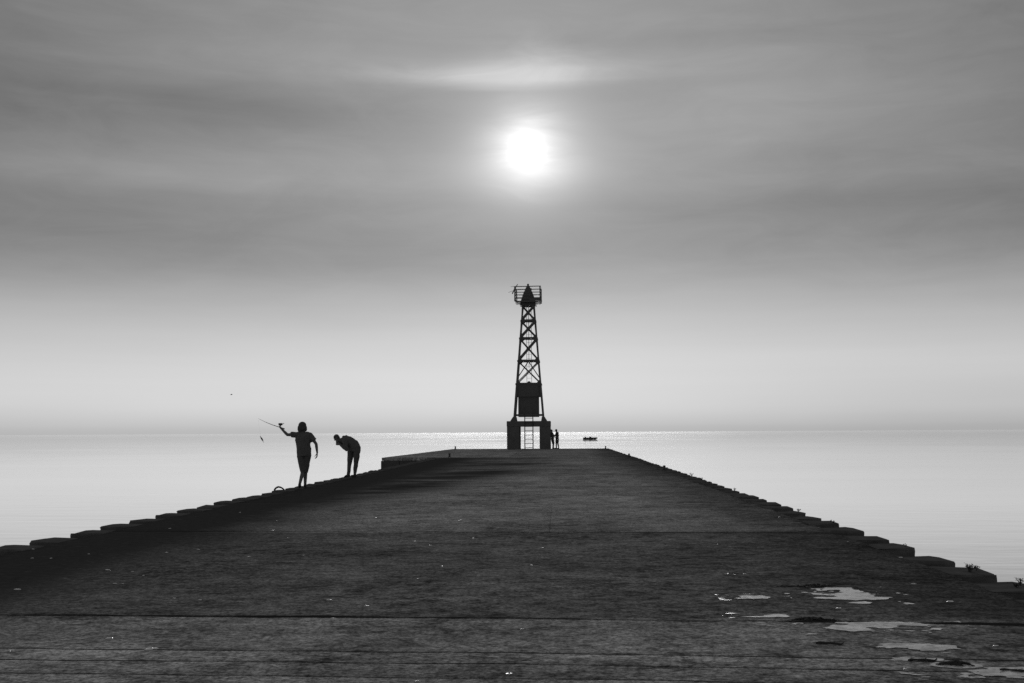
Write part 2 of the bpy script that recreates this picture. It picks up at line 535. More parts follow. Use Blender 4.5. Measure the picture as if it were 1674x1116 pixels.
    mb = MB().box((-10.43, HEAD_Y - .2, -.82), (.26, .4, .30)); mb.build("fender_block", M['wall'], pier, bevel=.02)


def build_teeth():
    rng = random.Random(5)

    def tooth_mesh(side, L, seed):
        r = random.Random(seed)
        o = .44 if side > 0 else -.44
        c = r.uniform(.10, .20); d = r.uniform(.05, .12)
        # plan, near end at y=0; x from the deck edge outwards
        poly = [(-.05 * side, .0), (o * (.93 + r.uniform(-.04, .04)), -.01), (o, c * .7), (o * 1.0, L - d), (o * .78, L), (-.05 * side, L)]
        if side < 0: poly = poly[::-1]
        cen = Vector((o * .5, L * .5))
        vs = []; fs = []; k = len(poly)
        levels = [(-2.6, 1.0), (-.12, 1.0), (-.03, 1.0), (-.008, .985), (.0, .95)]
        for z, s in levels:
            for x, y in poly:
                q = cen + (Vector((x, y)) - cen) * s
                vs.append((q.x + r.uniform(-.012, .012), q.y + r.uniform(-.014, .014), z + (r.uniform(-.018, .008) if z > -.2 else 0)))
        for l in range(len(levels) - 1):
            for i in range(k): fs.append((l * k + i, l * k + (i + 1) % k, (l + 1) * k + (i + 1) % k, (l + 1) * k + i))
        fs.append(tuple(range((len(levels) - 1) * k, len(levels) * k)))
        fs.append(tuple(range(k))[::-1])
        me = bpy.data.meshes.new("edge_block"); me.from_pydata(vs, [], fs); me.update()
        bm = bmesh.new(); bm.from_mesh(me); bmesh.ops.recalc_face_normals(bm, faces=bm.faces); bm.to_mesh(me); bm.free()
        me.materials.append(M['edge']); return me

    left = [tooth_mesh(-1, L, 30 + i) for i, L in enumerate((.68, .74, .66, .71))]
    right = [tooth_mesh(1, L, 60 + i) for i, L in enumerate((.68, .74, .66, .72))]
    k = -48
    while 15.3 + 1.2 * k < HEAD_Y - 1.3:
        y = 15.3 + 1.2 * k
        if y > -44: link("edge_block", rng.choice(left), pier, (DL + rng.uniform(-.02, .015), y + rng.uniform(-.03, .03), .012 + rng.uniform(-.012, .012)), (R(rng.uniform(-.5, .5)), R(rng.uniform(-.6, .6)), R(rng.uniform(-1.4, 1.4))), (rng.uniform(.93, 1.05), rng.uniform(.9, 1.08), 1))
        k += 1
    k = -44
    while 11.7 + 1.235 * k < END - 1.0:
        y = 11.7 + 1.235 * k
        if y > -44: link("edge_block", rng.choice(right), pier, (DR + rng.uniform(-.015, .02), y + rng.uniform(-.03, .03), .012 + rng.uniform(-.012, .012)), (R(rng.uniform(-.5, .5)), R(rng.uniform(-.6, .6)), R(rng.uniform(-1.4, 1.4))), (rng.uniform(.93, 1.05), rng.uniform(.9, 1.08), 1))
        k += 1


build_pier()
build_teeth()

# ------------------------------------------------------------------ beacon tower
def build_tower():
    cx, cy = -2.53, 98.6
    t = thing("beacon_tower", "dark steel lattice beacon tower on a concrete portal at the pier head", "tower", (cx, cy, 0), 0)
    bz = 2.40
    # concrete portal
    p = MB()
    for x0, x1 in ((-1.85, -.78), (.92, 1.86)):
        for y0, y1 in ((-1.75, -.85), (.85, 1.75)):
            MB().box(((x0 + x1) / 2, (y0 + y1) / 2, .97), (x1 - x0, y1 - y0, 1.935)).build("pillar", M['base'], t, bevel=.03)
    MB().box((0, 0, (1.935 + bz) / 2), (3.74, 3.54, bz - 1.935)).build("plinth", M['base'], t, bevel=.03)
    # legs: four, tapering together
    Z0, Z1 = bz, 12.55
    W0, W1 = 1.26, .47
    hw = lambda z: W0 + (W1 - W0) * (z - Z0) / (Z1 - Z0)
    lv = [2.75, 5.62, 7.62, 9.58, 11.12, 12.45]
    S = ((-1, -1), (1, -1), (1, 1), (-1, 1))
    for sx, sy in S:
        mb = MB()
        segs = [bz] + lv[1:]
        for i, (a, b) in enumerate(zip(segs[:-1], segs[1:])):
            w = .16 - .012 * i
            mb.bar((sx * hw(a), sy * hw(a), a), (sx * hw(b), sy * hw(b), b), w, w)
            mb.box((sx * (hw(b) + .02), sy * (hw(b) + .02), b - .05), (w + .05, w + .05, .16))     # splice
        leg = mb.build("leg", M['steel'], t)
        f = MB()
        f.loft([((sx * (hw(bz) + .06), sy * (hw(bz) + .06), bz + .003), (.26, .26, 0), (-.26, .26, 0)), ((sx * hw(bz + .38), sy * hw(bz + .38), bz + .38), (.11, .11, 0), (-.11, .11, 0))], 4)
        f.build("foot", M['steel'], leg)
    # horizontals, braces, gussets on each face
    for fi in range(4):
        a, b = S[fi], S[(fi + 1) % 4]
        P = lambda q, z: Vector((q[0] * hw(z), q[1] * hw(z), z))
        nrm = Vector(((a[0] + b[0]) / 2, (a[1] + b[1]) / 2, 0)).normalized()
        for z in lv[1:]:
            MB().bar(P(a, z), P(b, z), .07, .15 if z < 12 else .2).build("girt", M['steel'], t)
        for i, (z0, z1) in enumerate(zip(lv[1:-1], lv[2:])):
            m0, m1 = z0 + .08, z1 - .08
            if i == 0:
                for q0, q1 in ((a, b), (b, a)):
                    MB().bar(P(q0, m0) - nrm * .05, P(q1, m1) - nrm * .05, .05, .085).build("brace", M['steel'], t)
                if fi in (0,):
                    top = (P(a, m1) + P(b, m1)) / 2
                    for q in (a, b): MB().bar(P(q, m0 + .35), top, .05, .08).build("brace", M['steel'], t)
            else:
                MB().bar(P(a, m0) + nrm * .05, P(b, m1) + nrm * .05, .06, .17 if fi == 0 else .12).build("brace", M['steel'], t)
                MB().bar(P(b, m0) - nrm * .05, P(a, m1) - nrm * .05, .05, .10).build("brace", M['steel'], t)
        for z in lv[1:-1]:
            for q, o in ((a, b), (b, a)):
                d = (P(o, z) - P(q, z)).normalized()
                c = P(q, z) + d * .10 + nrm * .02
                g = MB()
                pts = [c - d * .12 + Vector((0, 0, .28)), c + d * .06 + Vector((0, 0, .28)), c + d * .20 + Vector((0, 0, .06)), c + d * .20 - Vector((0, 0, .06)), c + d * .06 - Vector((0, 0, .26)), c - d * .12 - Vector((0, 0, .26))]
                vs = [v - nrm * .01 for v in pts] + [v + nrm * .01 for v in pts]
                g.addmesh(vs, [tuple(range(6)), tuple(range(11, 5, -1))] + [(i, 6 + i, 6 + (i + 1) % 6, (i + 1) % 6) for i in range(6)])
                g.build("gusset", M['steel'], t)
    # equipment house hung between the legs
    hb = MB()
    hb.loft([((-.01, 0, 2.76), (1.20, 0, 0), (0, 1.16, 0))] * 1 + [((-.01, 0, 2.77), (1.24, 0, 0), (0, 1.2, 0)), ((0, 0, 5.55), (1.24, 0, 0), (0, 1.2, 0))], 4)
    house = MB()
    house.box((-.02, 0, 4.12), (1.78, 1.7, 2.70)); h = house.build("equipment_house", M['panel'], t, bevel=.02)
    MB().box((0, 0, 5.52), (2.08, 2.02, .20)).build("roof", M['panel'], h)
    MB().box((0, -.98, 4.98), (2.04, .05, .96)).build("panel", M['panel'], h)
    MB().box((0, .98, 4.98), (2.04, .05, .96)).build("panel", M['panel'], h)
    MB().box((-.02, 0, 2.80), (1.66, 1.6, .06)).build("floor", M['panel'], h)
    MB().ball((.02, -.2, 5.66), (.17, .17, .20)).build("lamp_dome", M['panel'], h, True)
    # girts that carry the house
    for sy in (-1, 1): MB().box((0, sy * hw(2.95), 2.93), (2.3, .08, .14)).build("girt", M['steel'], t)
    # lower ladder (ground to house) and upper ladder
    def ladder(x, y0, z0, y1, z1, w, r, step, off=0.15):
        A, B = Vector((x, y0, z0)), Vector((x, y1, z1))
        root = MB().tube([A - Vector((w / 2, 0, 0)), B - Vector((w / 2, 0, 0))], r, 6).build("ladder", M['iron'], t)
        MB().tube([A + Vector((w / 2, 0, 0)), B + Vector((w / 2, 0, 0))], r, 6).build("rail", M['iron'], root)
        L = (B - A).length; k = off
        me = MB().tube([(-w / 2, 0, 0), (w / 2, 0, 0)], r * .62, 6).mesh("rung"); me.materials.append(M['iron'])
        while k < L - .05:
            link("rung", me, root, A + (B - A) * (k / L), (0, R(random.uniform(-2, 2)), 0)); k += step
    ladder(.02, -1.84, .004, -1.80, 2.98, .69, .042, .355)
    ladder(.03, .30, 5.64, .18, 12.5, .42, .018, .345)
    MB().tube([(.02, .12, 7.0), (.0, .10, 12.4)], .022, 6).build("cable_conduit", M['iron'], t)
    # gallery
    pf = 12.72
    g = MB().box((0, 0, pf), (2.18, 2.1, .10)).build("gallery_floor", M['steel'], t)
    MB().loft([((0, 0, 12.44), (.72, .72, 0), (-.72, .72, 0)), ((0, 0, 12.668), (.60, .60, 0), (-.60, .60, 0))], 4).build("gallery_bracket", M['steel'], g)
    MB().box((.62, -1.07, pf + .17), (.98, .03, .23)).build("toe_board", M['steel'], g)
    for x0 in (-1.12, 1.12):
        MB().bar((x0 * 1.02, 0, pf + .23), (x0 * .94, 0, pf - .02), .10, 1.9, (0, 1, 0)).build("bracket", M['steel'], g)
    for px, py, lean in ((-1.15, -1.05, .0), (-1.03, 1.03, .03), (1.05, -1.05, .03), (1.12, 1.03, 0), (-1.1, 0, 0), (1.1, 0, 0)):
        MB().bar((px, py, pf), (px - lean, py, 14.02), .085 if abs(py) > .5 else .05).build("railing_post", M['steel'], g)
    for z, dz in ((14.0, .04), (13.76, 0), (13.51, 0), (13.28, 0), (12.98, 0)):
        for sy in (-1.05, 1.03):
            MB().bar((-1.13, sy, z), (1.08, sy, z + dz * .6), .07 if z > 13.9 else .055).build("railing_bar", M['steel'], g)
        for sx in (-1.1, 1.09):
            MB().bar((sx, -1.05, z + (dz if sx > 0 else 0)), (sx, 1.03, z + (dz if sx > 0 else 0)), .045).build("railing_bar", M['steel'], g)
    # daymark: tall four-sided slatted pyramid with a finial
    d = MB().loft([((-.02, 0, 12.775), (.68, 0, 0), (0, .68, 0)), ((-.02, 0, 13.5), (.43, 0, 0), (0, .43, 0)), ((-.02, 0, 14.1), (.16, 0, 0), (0, .16, 0)), ((-.02, 0, 14.18), (.10, 0, 0), (0, .1, 0))], 12).build("daymark_cone", M['panel'], t)
    MB().tube([(-.02, 0, 14.15), (-.02, 0, 14.36)], .085, 10).build("finial", M['panel'], d)
    MB().box((.2, .35, 13.45), (.16, .5, 1.1)).build("lantern_box", M['panel'], g)
    # aerials on the left rail
    a = MB().tube([(-1.36, -1.0, 13.38), (-1.13, -1.0, 13.86), (-.88, -.98, 14.22)], [.05, .055, .03], 6).build("aerial", M['iron'], t)
    MB().tube([(-1.7, -1.0, 13.5), (-1.3, -1.0, 13.64), (-1.1, -1.0, 13.72)], [.012, .015, .02], 5).build("aerial_rod", M['iron'], a)
    MB().tube([(-1.5, -1.0, 14.0), (-1.13, -1.0, 14.03)], [.012, .018], 5).build("aerial_rod", M['iron'], a)


build_tower()

# ------------------------------------------------------------------ bollards
def build_bollards():
    prof = [(.075, 0), (.075, .03), (.05, .045), (.047, .14), (.06, .155), (.07, .175), (.06, .20), (.02, .212)]
    mb = MB(); mb.loft([((0, 0, z), (r, 0, 0), (0, r, 0)) for r, z in prof], 14)
    me = mb.mesh("bollard"); me.materials.append(M['iron'])
    me.polygons.foreach_set('use_smooth', [len(p.vertices) == 4 for p in me.polygons])
    for x, y, s, lab in ((-9.08, 100.2, 1.15, "short iron mooring bollard at the far left corner of the pier head"),
                         (-6.45, 67.4, 1.1, "stubby iron bollard on the near left side of the pier head"),
                         (4.10, 100.2, 1.0, "small iron bollard at the far right corner of the pier head"),
                         (4.02, 65.6, .95, "small iron bollard midway along the right pier edge"),
                         (3.98, 43.4, .8, "nearest low iron bollard on the right pier edge")):
        o = link("bollard", me, None, (x, y, und(x, y) + .008), (0, 0, 0), (s, s, s)); tag(o, lab, "bollard", "bollards along the pier edges")


build_bollards()

# ------------------------------------------------------------------ people
def hand(mb, wrist, d, n, thumb, curl=25, scale=1.0):
    """palm and five fingers; d: towards the fingertips, n: palm side, thumb: +1/-1 along d x n"""
    d = Vector(d).normalized(); n = Vector(n); n = (n - d * n.dot(d)).normalized(); w = d.cross(n) * thumb
    wrist = Vector(wrist); s = scale
    mb.loft([(wrist - d * .01, w * .027 * s, n * .02 * s), (wrist + d * .03 * s, w * .036 * s, n * .017 * s), (wrist + d * .075 * s, w * .043 * s, n * .014 * s), (wrist + d * .098 * s, w * .040 * s, n * .011 * s)], 12)
    for i, (off, L) in enumerate(((.032, .072), (.011, .082), (-.011, .077), (-.031, .060))):
        p = wrist + d * (.085 + (.006 if i in (1, 2) else 0)) * s + w * off * s
        pr = [(p, .0095 * s)]; ang = R(curl * .5)
        for seg, fr in enumerate((.45, .32, .27)):
            dd = d * math.cos(ang) + n * math.sin(ang) + w * (off * 1.6)
            p = p + dd.normalized() * L * fr * s; pr.append((p, (.0092, .0085, .0075)[seg] * s)); ang += R(curl)
        mb.chain(pr, 8)
    p0 = wrist + d * .028 * s + w * .03 * s
    p1 = p0 + (d * .6 + w * .75 + n * .3).normalized() * .042 * s
    p2 = p1 + (d * .85 + w * .25 + n * .45).normalized() * .032 * s
    p3 = p2 + (d * .9 + n * .5).normalized() * .025 * s
    mb.chain([(p0, .0125 * s), (p1, .0105 * s), (p2, .0095 * s), (p3, .008 * s)], 8)


def head(mb, c, up, face, s=1.0):
    up = Vector(up).normalized(); face = Vector(face); face = (face - up * face.dot(up)).normalized(); side = face.cross(up)
    c = Vector(c); ax = (side, face, up)
    mb.ball(c + up * .025 * s, (.074 * s, .092 * s, .088 * s), axes=ax)
    mb.loft([(c - up * .115 * s + face * .045 * s, side * .028 * s, face * .025 * s), (c - up * .085 * s + face * .03 * s, side * .05 * s, face * .055 * s), (c - up * .02 * s + face * .01 * s, side * .064 * s, face * .078 * s), (c + up * .03 * s, side * .068 * s, face * .088 * s)], 14)
    mb.chain([(c + face * .088 * s + up * .012 * s, .010 * s), (c + face * .106 * s - up * .022 * s, .013 * s)], 8)       # nose
    mb.chain([(c + face * .078 * s - up * .058 * s - side * .02 * s, .008 * s), (c + face * .085 * s - up * .058 * s, .009 * s), (c + face * .078 * s - up * .058 * s + side * .02 * s, .008 * s)], 8)   # mouth
    for q in (-1, 1):
        mb.ball(c + side * q * .076 * s - face * .008 * s, (.012 * s, .022 * s, .033 * s), 8, 6, ax)
        mb.ball(c + face * .074 * s + up * .018 * s + side * q * .031 * s, .013 * s, 8, 6, ax)


def person(label, loc, rz, P, vox=.008, hair='bushy', legs='shorts'):
    """P: joints in the person's own frame (x right of picture, y away, z up)"""
    t = thing("person", label, "person", loc, rz, None)
    V = {k: (Vector(v) if not isinstance(v, (int, float, str)) else v) for k, v in P.items() if k not in ('spine',)}
    lat = V['lat'].normalized()
    spine = [(Vector(p), a, b) for p, a, b in P['spine']]
    def rings(g, i0=0, i1=None, extra=0.0):
        out = []; sp = spine[i0:i1]
        for i, (p, a, b) in enumerate(sp):
            tg = (sp[min(i + 1, len(sp) - 1)][0] - sp[max(i - 1, 0)][0]).normalized()
            la = (lat - tg * lat.dot(tg)).normalized(); fr = tg.cross(la)
            out.append((p, la * (a + g), fr * (b + g)))
        return out
    b = MB()
    b.loft(rings(0), 18)
    b.chain([(spine[-1][0], .062), (V['neck'], .055), (V['head'] - V['up'].normalized() * .06, .055)])
    head(b, V['head'], V['up'], V['face'], P.get('hs', 1.0))
    for s in 'lr':
        b.chain([(V['sh_' + s], .062), (V['sh_' + s].lerp(V['el_' + s], .4), .05), (V['el_' + s], .039), (V['el_' + s].lerp(V['wr_' + s], .3), .04), (V['wr_' + s], .026)])
        dd = V['wr_' + s] - V['el_' + s]
        hd = V['hd_' + s] if 'hd_' + s in V else dd
        hand(b, V['wr_' + s], hd, V['pn_' + s] if 'pn_' + s in V else -V['face'], P.get('th_' + s, 1), P.get('curl_' + s, 25))
        b.chain([(V['hip_' + s], .088), (V['hip_' + s].lerp(V['kn_' + s], .45), .074), (V['kn_' + s], .054), (V['kn_' + s].lerp(V['an_' + s], .35), .052), (V['an_' + s], .036)])
        b.chain([(V['an_' + s] - Vector((0, 0, .03)), .036), (V['an_' + s].lerp(V['toe_' + s], .6) - Vector((0, 0, .02)), .033), (V['toe_' + s], .026)], 10)
    b.build("body", M['skin'], t, remesh=vox, smooth_it=2)
    # clothes
    c = MB()
    i0 = P.get('shirt_from', 1)
    c.loft(rings(.022, i0), 20)
    c.chain([(spine[-1][0] , .075), (V['neck'].lerp(spine[-1][0], .5), .066)])
    for s in 'lr':
        e = V['sh_' + s].lerp(V['el_' + s], P.get('sleeve', .62))
        c.chain([(spine[-1][0].lerp(V['sh_' + s], .5), .07), (V['sh_' + s], .08)])
        d = (e - V['sh_' + s]).normalized(); a = d.cross(Vector((.3, 1, .2))).normalized(); bb = d.cross(a)
        c.loft([(V['sh_' + s] - d * .02, a * .075, bb * .075), (V['sh_' + s].lerp(e, .6), a * .072, bb * .072), (e, a * P.get('cuff', .078), bb * P.get('cuff', .078))], 14)
        if P.get('sleeve', .62) >= 1: c.chain([(V['el_' + s], .056), (V['wr_' + s].lerp(V['el_' + s], .12), .042)])
    c.build("shirt", M['shirt'], t, remesh=max(vox, .011), smooth_it=2, folds=.016)
    q = MB()
    q.loft(rings(.018, 0, i0 + 2), 20)
    for s in 'lr':
        q.chain([(V['hip_' + s], .10), (V['hip_' + s].lerp(V['kn_' + s], .5), .092)])
        d = (V['kn_' + s] - V['hip_' + s]).normalized(); a = d.cross(Vector((0, 1, .1))).normalized(); bb = d.cross(a)
        if legs == 'shorts':
            q.loft([(V['hip_' + s].lerp(V['kn_' + s], .3), a * .097, bb * .10), (V['hip_' + s].lerp(V['kn_' + s], .75), a * .086, bb * .095), (V['kn_' + s] - d * .02 * 0 + d * .05, a * .075, bb * .085)], 14)
        else:
            k = P.get('baggy', 1.0)
            q.chain([(V['hip_' + s], .10 * k), (V['hip_' + s].lerp(V['kn_' + s], .5), .088 * k), (V['kn_' + s], .066 * k), (V['kn_' + s].lerp(V['an_' + s], .4), .062 * k), (V['an_' + s] - Vector((0, 0, .01)), .052)])
    q.build("shorts" if legs == 'shorts' else "trousers", M['shorts'], t, remesh=max(vox, .011), smooth_it=2, folds=.014)
    # shoes
    for s in 'lr':
        k = MB(); an, toe = V['an_' + s], V['toe_' + s]
        heel = an - (toe - an).normalized() * .03; zs = Vector((0, 0, 1))
        k.chain([(heel - zs * .035, .042), (an.lerp(toe, .5) - zs * .012, .042), (toe + (toe - an).normalized() * .01, .034)], 12)
        k.build("shoe", M['shoe'], t, remesh=.010)
    # hair
    hcap = MB(); up = V['up'].normalized(); face = V['face']; face = (face - up * face.dot(up)).normalized(); side = face.cross(up); hc = V['head']
    hs = P.get('hs', 1.0)
    if hair == 'bushy':
        hcap.ball(hc + up * .035 * hs - face * .02, (.105 * hs, .112 * hs, .098 * hs), axes=(side, face, up))
        hcap.ball(hc - up * .03 * hs - face * .05, (.116 * hs, .085 * hs, .09 * hs), axes=(side, face, up))
        r = random.Random(4)
        for i in range(90):
            a = r.uniform(0, 2 * math.pi); e = r.uniform(-.5, 1.35)
            if math.sin(a) > .45 and e < .55: continue
            v = side * math.cos(a) * math.cos(e) + face * math.sin(a) * math.cos(e) + up * math.sin(e)
            hcap.ball(hc + v * .092 * hs - up * .01, r.uniform(.018, .032), 8, 6)
        for i in range(26):
            a = math.pi + math.pi * i / 25
            v = side * math.cos(a) + face * math.sin(a) * .8
            p = hc + v * .095 * hs
            hcap.chain([(p, .026), (p - up * .07 + v * .01, .024), (p - up * r.uniform(.10, .125) + v * .006, .014)], 7)
    else:
        hcap.ball(hc + up * .036 * hs - face * .012, (.082 * hs, .097 * hs, .086 * hs), axes=(side, face, up))
        hcap.ball(hc - up * .01 - face * .045, (.077 * hs, .06 * hs, .075 * hs), axes=(side, face, up))
    hcap.build("hair", M['hair'], t, remesh=.009, smooth_it=1)
    return t


def build_people():
    # angler, back to the camera, left arm out with the rod
    A = dict(
        lat=(1, 0, 0), up=(-.03, 0, 1), face=(-.25, 1, -.05), head=(-.04, .02, 1.615), neck=(-.025, .0, 1.50), hs=1.02,
        spine=[((.012, 0, .84), .165, .115), ((.010, 0, .95), .172, .12), ((-.005, 0, 1.12), .166, .115), ((-.012, 0, 1.27), .182, .12), ((-.015, 0, 1.385), .172, .105), ((-.018, 0, 1.44), .085, .07)],
        sh_l=(-.165, .0, 1.405), el_l=(-.425, .05, 1.405), wr_l=(-.575, .14, 1.555), hd_l=(-.5, .35, .55), pn_l=(.5, .5, .55), th_l=1, curl_l=62,
        sh_r=(.165, .0, 1.39), el_r=(.33, -.03, 1.155), wr_r=(.358, .03, .925), hd_r=(-.05, .06, -1), pn_r=(-1, .35, 0), th_r=-1, curl_r=26,
        hip_l=(-.075, 0, .84), kn_l=(-.005, .03, .45), an_l=(-.090, -.20, .115), toe_l=(-.092, -.05, .038),
        hip_r=(.095, 0, .84), kn_r=(.055, .10, .46), an_r=(.050, .10, .085), toe_r=(.058, .26, .035), shirt_from=0, sleeve=.62, cuff=.086)
    rz = R(12.5)
    ang = person("person in T-shirt and knee-length shorts swinging a fishing rod at the left pier edge", (-6.755, 30.03, .014), rz, A, .0065, 'bushy', 'shorts')
    # fishing rod
    rod = thing("fishing_rod", "thin dark fishing rod with reel raised in the angler's outstretched hand", "fishing rod", ang.location, rz)
    w = Vector((-.61, .17, 1.60)); tip = Vector((-1.26, 1.9, 1.86))
    ax = (tip - w).normalized()
    pts = [w - ax * .28] + [w + (tip - w) * k + Vector((0, 0, .05 * math.sin(k * math.pi))) * (-.4) for k in (0, .15, .35, .6, .8, 1)]
    MB().tube(pts, [.011, .011, .0095, .008, .006, .004, .0025], 8).build("blank", M['rod'], rod)
    MB().tube([w - ax * .30, w - ax * .05, w + ax * .09], [.017, .015, .014], 10).build("grip", M['rubber'], rod)
    reel = MB().tube([w + Vector((-.02, .03, .03)), w + Vector((0.0, .03, .085))], [.014, .018], 8)
    reel.tube([w + Vector((-.045, .05, .085)), w + Vector((.045, .02, .085))], .030, 12)
    rl = reel.build("reel", M['rod'], rod)
    MB().tube([w + Vector((.04, .02, .085)), w + Vector((.085, .0, .098)), w + Vector((.09, .0, .115))], .008, 6).build("crank", M['rod'], rl)
    for k in (.25, .45, .62, .78, .9):
        p = w + (tip - w) * k + Vector((0, 0, .004 - .02 * math.sin(k * math.pi)))
        MB().tube([p - ax * .004, p + ax * .004], .011 - .006 * k, 8).build("line_guide", M['rod'], rod)
    lure = Vector((-1.16, 1.9, 1.30))
    MB().tube([tip, (tip + lure) / 2 + Vector((-.02, 0, 0)), lure + Vector((-.03, 0, .06))], .0005, 4).build("line", M['rod'], rod)
    lm = MB().loft([(lure + Vector((-.045, 0, .075)), (.004, 0, .002), (0, .004, 0)), (lure + Vector((-.02, 0, .03)), (.012, 0, .006), (0, .012, 0)), (lure, (.022, 0, .010), (0, .02, 0)), (lure + Vector((.022, 0, -.04)), (.016, 0, .008), (0, .015, 0)), (lure + Vector((.045, 0, -.085)), (.004, 0, .002), (0, .004, 0))], 10).build("lure", M['rod'], rod, True)
    MB().tube([lure + Vector((.045, 0, -.085)), lure + Vector((.06, 0, -.11)), lure + Vector((.05, 0, -.125))], .003, 5).build("hook", M['rod'], lm)

    # second person bent over, facing left
    B = dict(
        lat=(0, -1, 0), up=(-.62, 0, .72), face=(-.72, -.05, -.68), head=(-.47, -.02, 1.285), neck=(-.37, 0, 1.215), hs=.98,
        spine=[((.10, 0, .84), .160, .185), ((.115, 0, .95), .162, .185), ((.055, 0, 1.075), .155, .165), ((-.07, 0, 1.165), .170, .155), ((-.20, 0, 1.225), .175, .135), ((-.29, 0, 1.225), .10, .09)],
        sh_l=(-.215, .17, 1.19), el_l=(-.20, .20, .985), wr_l=(-.375, .09, 1.145), hd_l=(-.9, -.25, .05), pn_l=(.1, -1, 0), th_l=1, curl_l=45,
        sh_r=(-.215, -.17, 1.185), el_r=(-.14, -.20, .905), wr_r=(-.375, -.10, 1.075), hd_r=(-.9, .25, .10), pn_r=(.1, 1, 0), th_r=-1, curl_r=45,
        hip_l=(-.005, .09, .84), kn_l=(-.045, .09, .46), an_l=(-.085, .07, .085), toe_l=(-.17, .02, .035),
        hip_r=(.19, -.09, .84), kn_r=(.16, -.09, .46), an_r=(.125, -.09, .085), toe_r=(.05, -.15, .035), baggy=1.14, shirt_from=1, sleeve=1.0, cuff=.06)
    person("person in long dark clothes bent double over the left pier edge, head down", (-6.80, 37.22, .014), R(10.3), B, .008, 'short', 'trousers')

    # two people at the foot of the tower
    C = dict(
        lat=(.35, -1, 0), up=(-.12, 0, 1), face=(-1, -.25, -.1), head=(-.06, 0, 1.57), neck=(-.02, 0, 1.46),
        spine=[((.02, 0, .84), .14, .115), ((.02, 0, .95), .14, .11), ((.03, 0, 1.1), .145, .105), ((.03, 0, 1.24), .17, .115), ((.015, 0, 1.36), .16, .10), ((.0, 0, 1.41), .08, .07)],
        sh_l=(-.03, .17, 1.36), el_l=(-.13, .18, 1.14), wr_l=(-.33, .1, 1.19), th_l=1,
        sh_r=(.08, -.17, 1.36), el_r=(.12, -.2, 1.10), wr_r=(-.10, -.17, 1.10), th_r=-1,
        hip_l=(-.02, .08, .84), kn_l=(-.06, .10, .46), an_l=(-.06, .11, .085), toe_l=(-.2, .09, .035),
        hip_r=(.07, -.08, .84), kn_r=(.08, -.10, .46), an_r=(.14, -.11, .085), toe_r=(.02, -.15, .035), sleeve=1.0, cuff=.06)
    person("person standing clear of the tower's right pillar, facing it", (-.14, 98.2, und(-.14, 98.2) + .02), 0, C, .011, 'short', 'trousers')
    D = dict(
        lat=(-.3, -1, 0), up=(.05, 0, 1), face=(1, -.2, -.1), head=(-.10, 0, 1.54), neck=(-.08, 0, 1.43),
        spine=[((-.02, 0, .84), .14, .115), ((-.02, 0, .95), .14, .11), ((-.04, 0, 1.1), .145, .105), ((-.06, 0, 1.24), .17, .115), ((-.07, 0, 1.34), .16, .10), ((-.075, 0, 1.39), .08, .07)],
        sh_l=(-.10, .17, 1.33), el_l=(.06, .18, 1.18), wr_l=(.26, .1, 1.12), th_l=1,
        sh_r=(-.03, -.17, 1.33), el_r=(.09, -.2, 1.10), wr_r=(.20, -.12, .98), th_r=-1,
        hip_l=(-.06, .08, .84), kn_l=(.02, .10, .46), an_l=(.0, .11, .085), toe_l=(.13, .09, .035),
        hip_r=(-.0, -.08, .84), kn_r=(.08, -.10, .46), an_r=(.06, -.11, .085), toe_r=(.19, -.15, .035), sleeve=.6, cuff=.075)
    person("person leaning close against the tower's right pillar, reaching to a companion", (-.50, 97.9, und(-.5, 97.9) + .02), 0, D, .011, 'short', 'shorts')


build_people()

# ------------------------------------------------------------------ boat and bird
def build_boat():
    t = thing("motorboat", "small dark open motorboat drifting on the water right of the tower", "boat", (14.7, 528, WATER_Z), R(3))
    n = 12; secs = []
    L = 6.6
    vs = []; fs = []
    for i in range(n + 1):
        u = i / n; x = -L / 2 + L * u
        hw_ = 1.05 * (1 - max(0, (u - .5) / .5) ** 2.4); hw_ = max(hw_, .02)
        sheer = .82 + .14 * max(0, u - .3) ; keel = -.25 + (.0 if u < .82 else (u - .82) / .18 * .75)
        x2 = x
        ring = [(x, -hw_, sheer), (x - .15 * (u > .8), -hw_ * .82, .1 + (keel + .25) * .7), (x, 0, keel), (x - .15 * (u > .8), hw_ * .82, .1 + (keel + .25) * .7), (x, hw_, sheer), (x, hw_ * .86, sheer - .03), (x, 0, sheer - (.42 if u < .6 else .02)), (x, -hw_ * .86, sheer - .03)]
        vs += ring
    for i in range(n):
        for k in range(8): fs.append((i * 8 + k, i * 8 + (k + 1) % 8, (i + 1) * 8 + (k + 1) % 8, (i + 1) * 8 + k))
    fs.append(tuple(range(8))[::-1]); fs.append(tuple(n * 8 + k for k in range(8)))
    mb = MB(); mb.addmesh(vs, fs); mb.build("hull", M['hull'], t)
    MB().loft([((-.0, 0, .75), (.75, 0, 0), (0, .7, 0)), ((.0, 0, 1.02), (.66, 0, 0), (0, .66, 0)), ((.05, 0, 1.25), (.36, 0, 0), (0, .5, 0))], 10).build("console", M['hull'], t)
    MB().bar((.95, 0, .85), (.55, 0, 1.28), 1.1, .03).build("windscreen", M['glass'], t)
    e = MB().loft([((-2.55, 0, .7), (.42, 0, 0), (0, .3, 0)), ((-2.4, 0, 1.0), (.34, 0, 0), (0, .26, 0)), ((-2.3, 0, 1.17), (.18, 0, 0), (0, .2, 0))], 10).build("outboard_engine", M['hull'], t)
    MB().box((-3.36, 0, .25), (.16, .2, 1.0)).build("engine_leg", M['hull'], e)
    MB().box((-1.0, 0, .62), (.5, 1.5, .28)).build("bench", M['hull'], t)


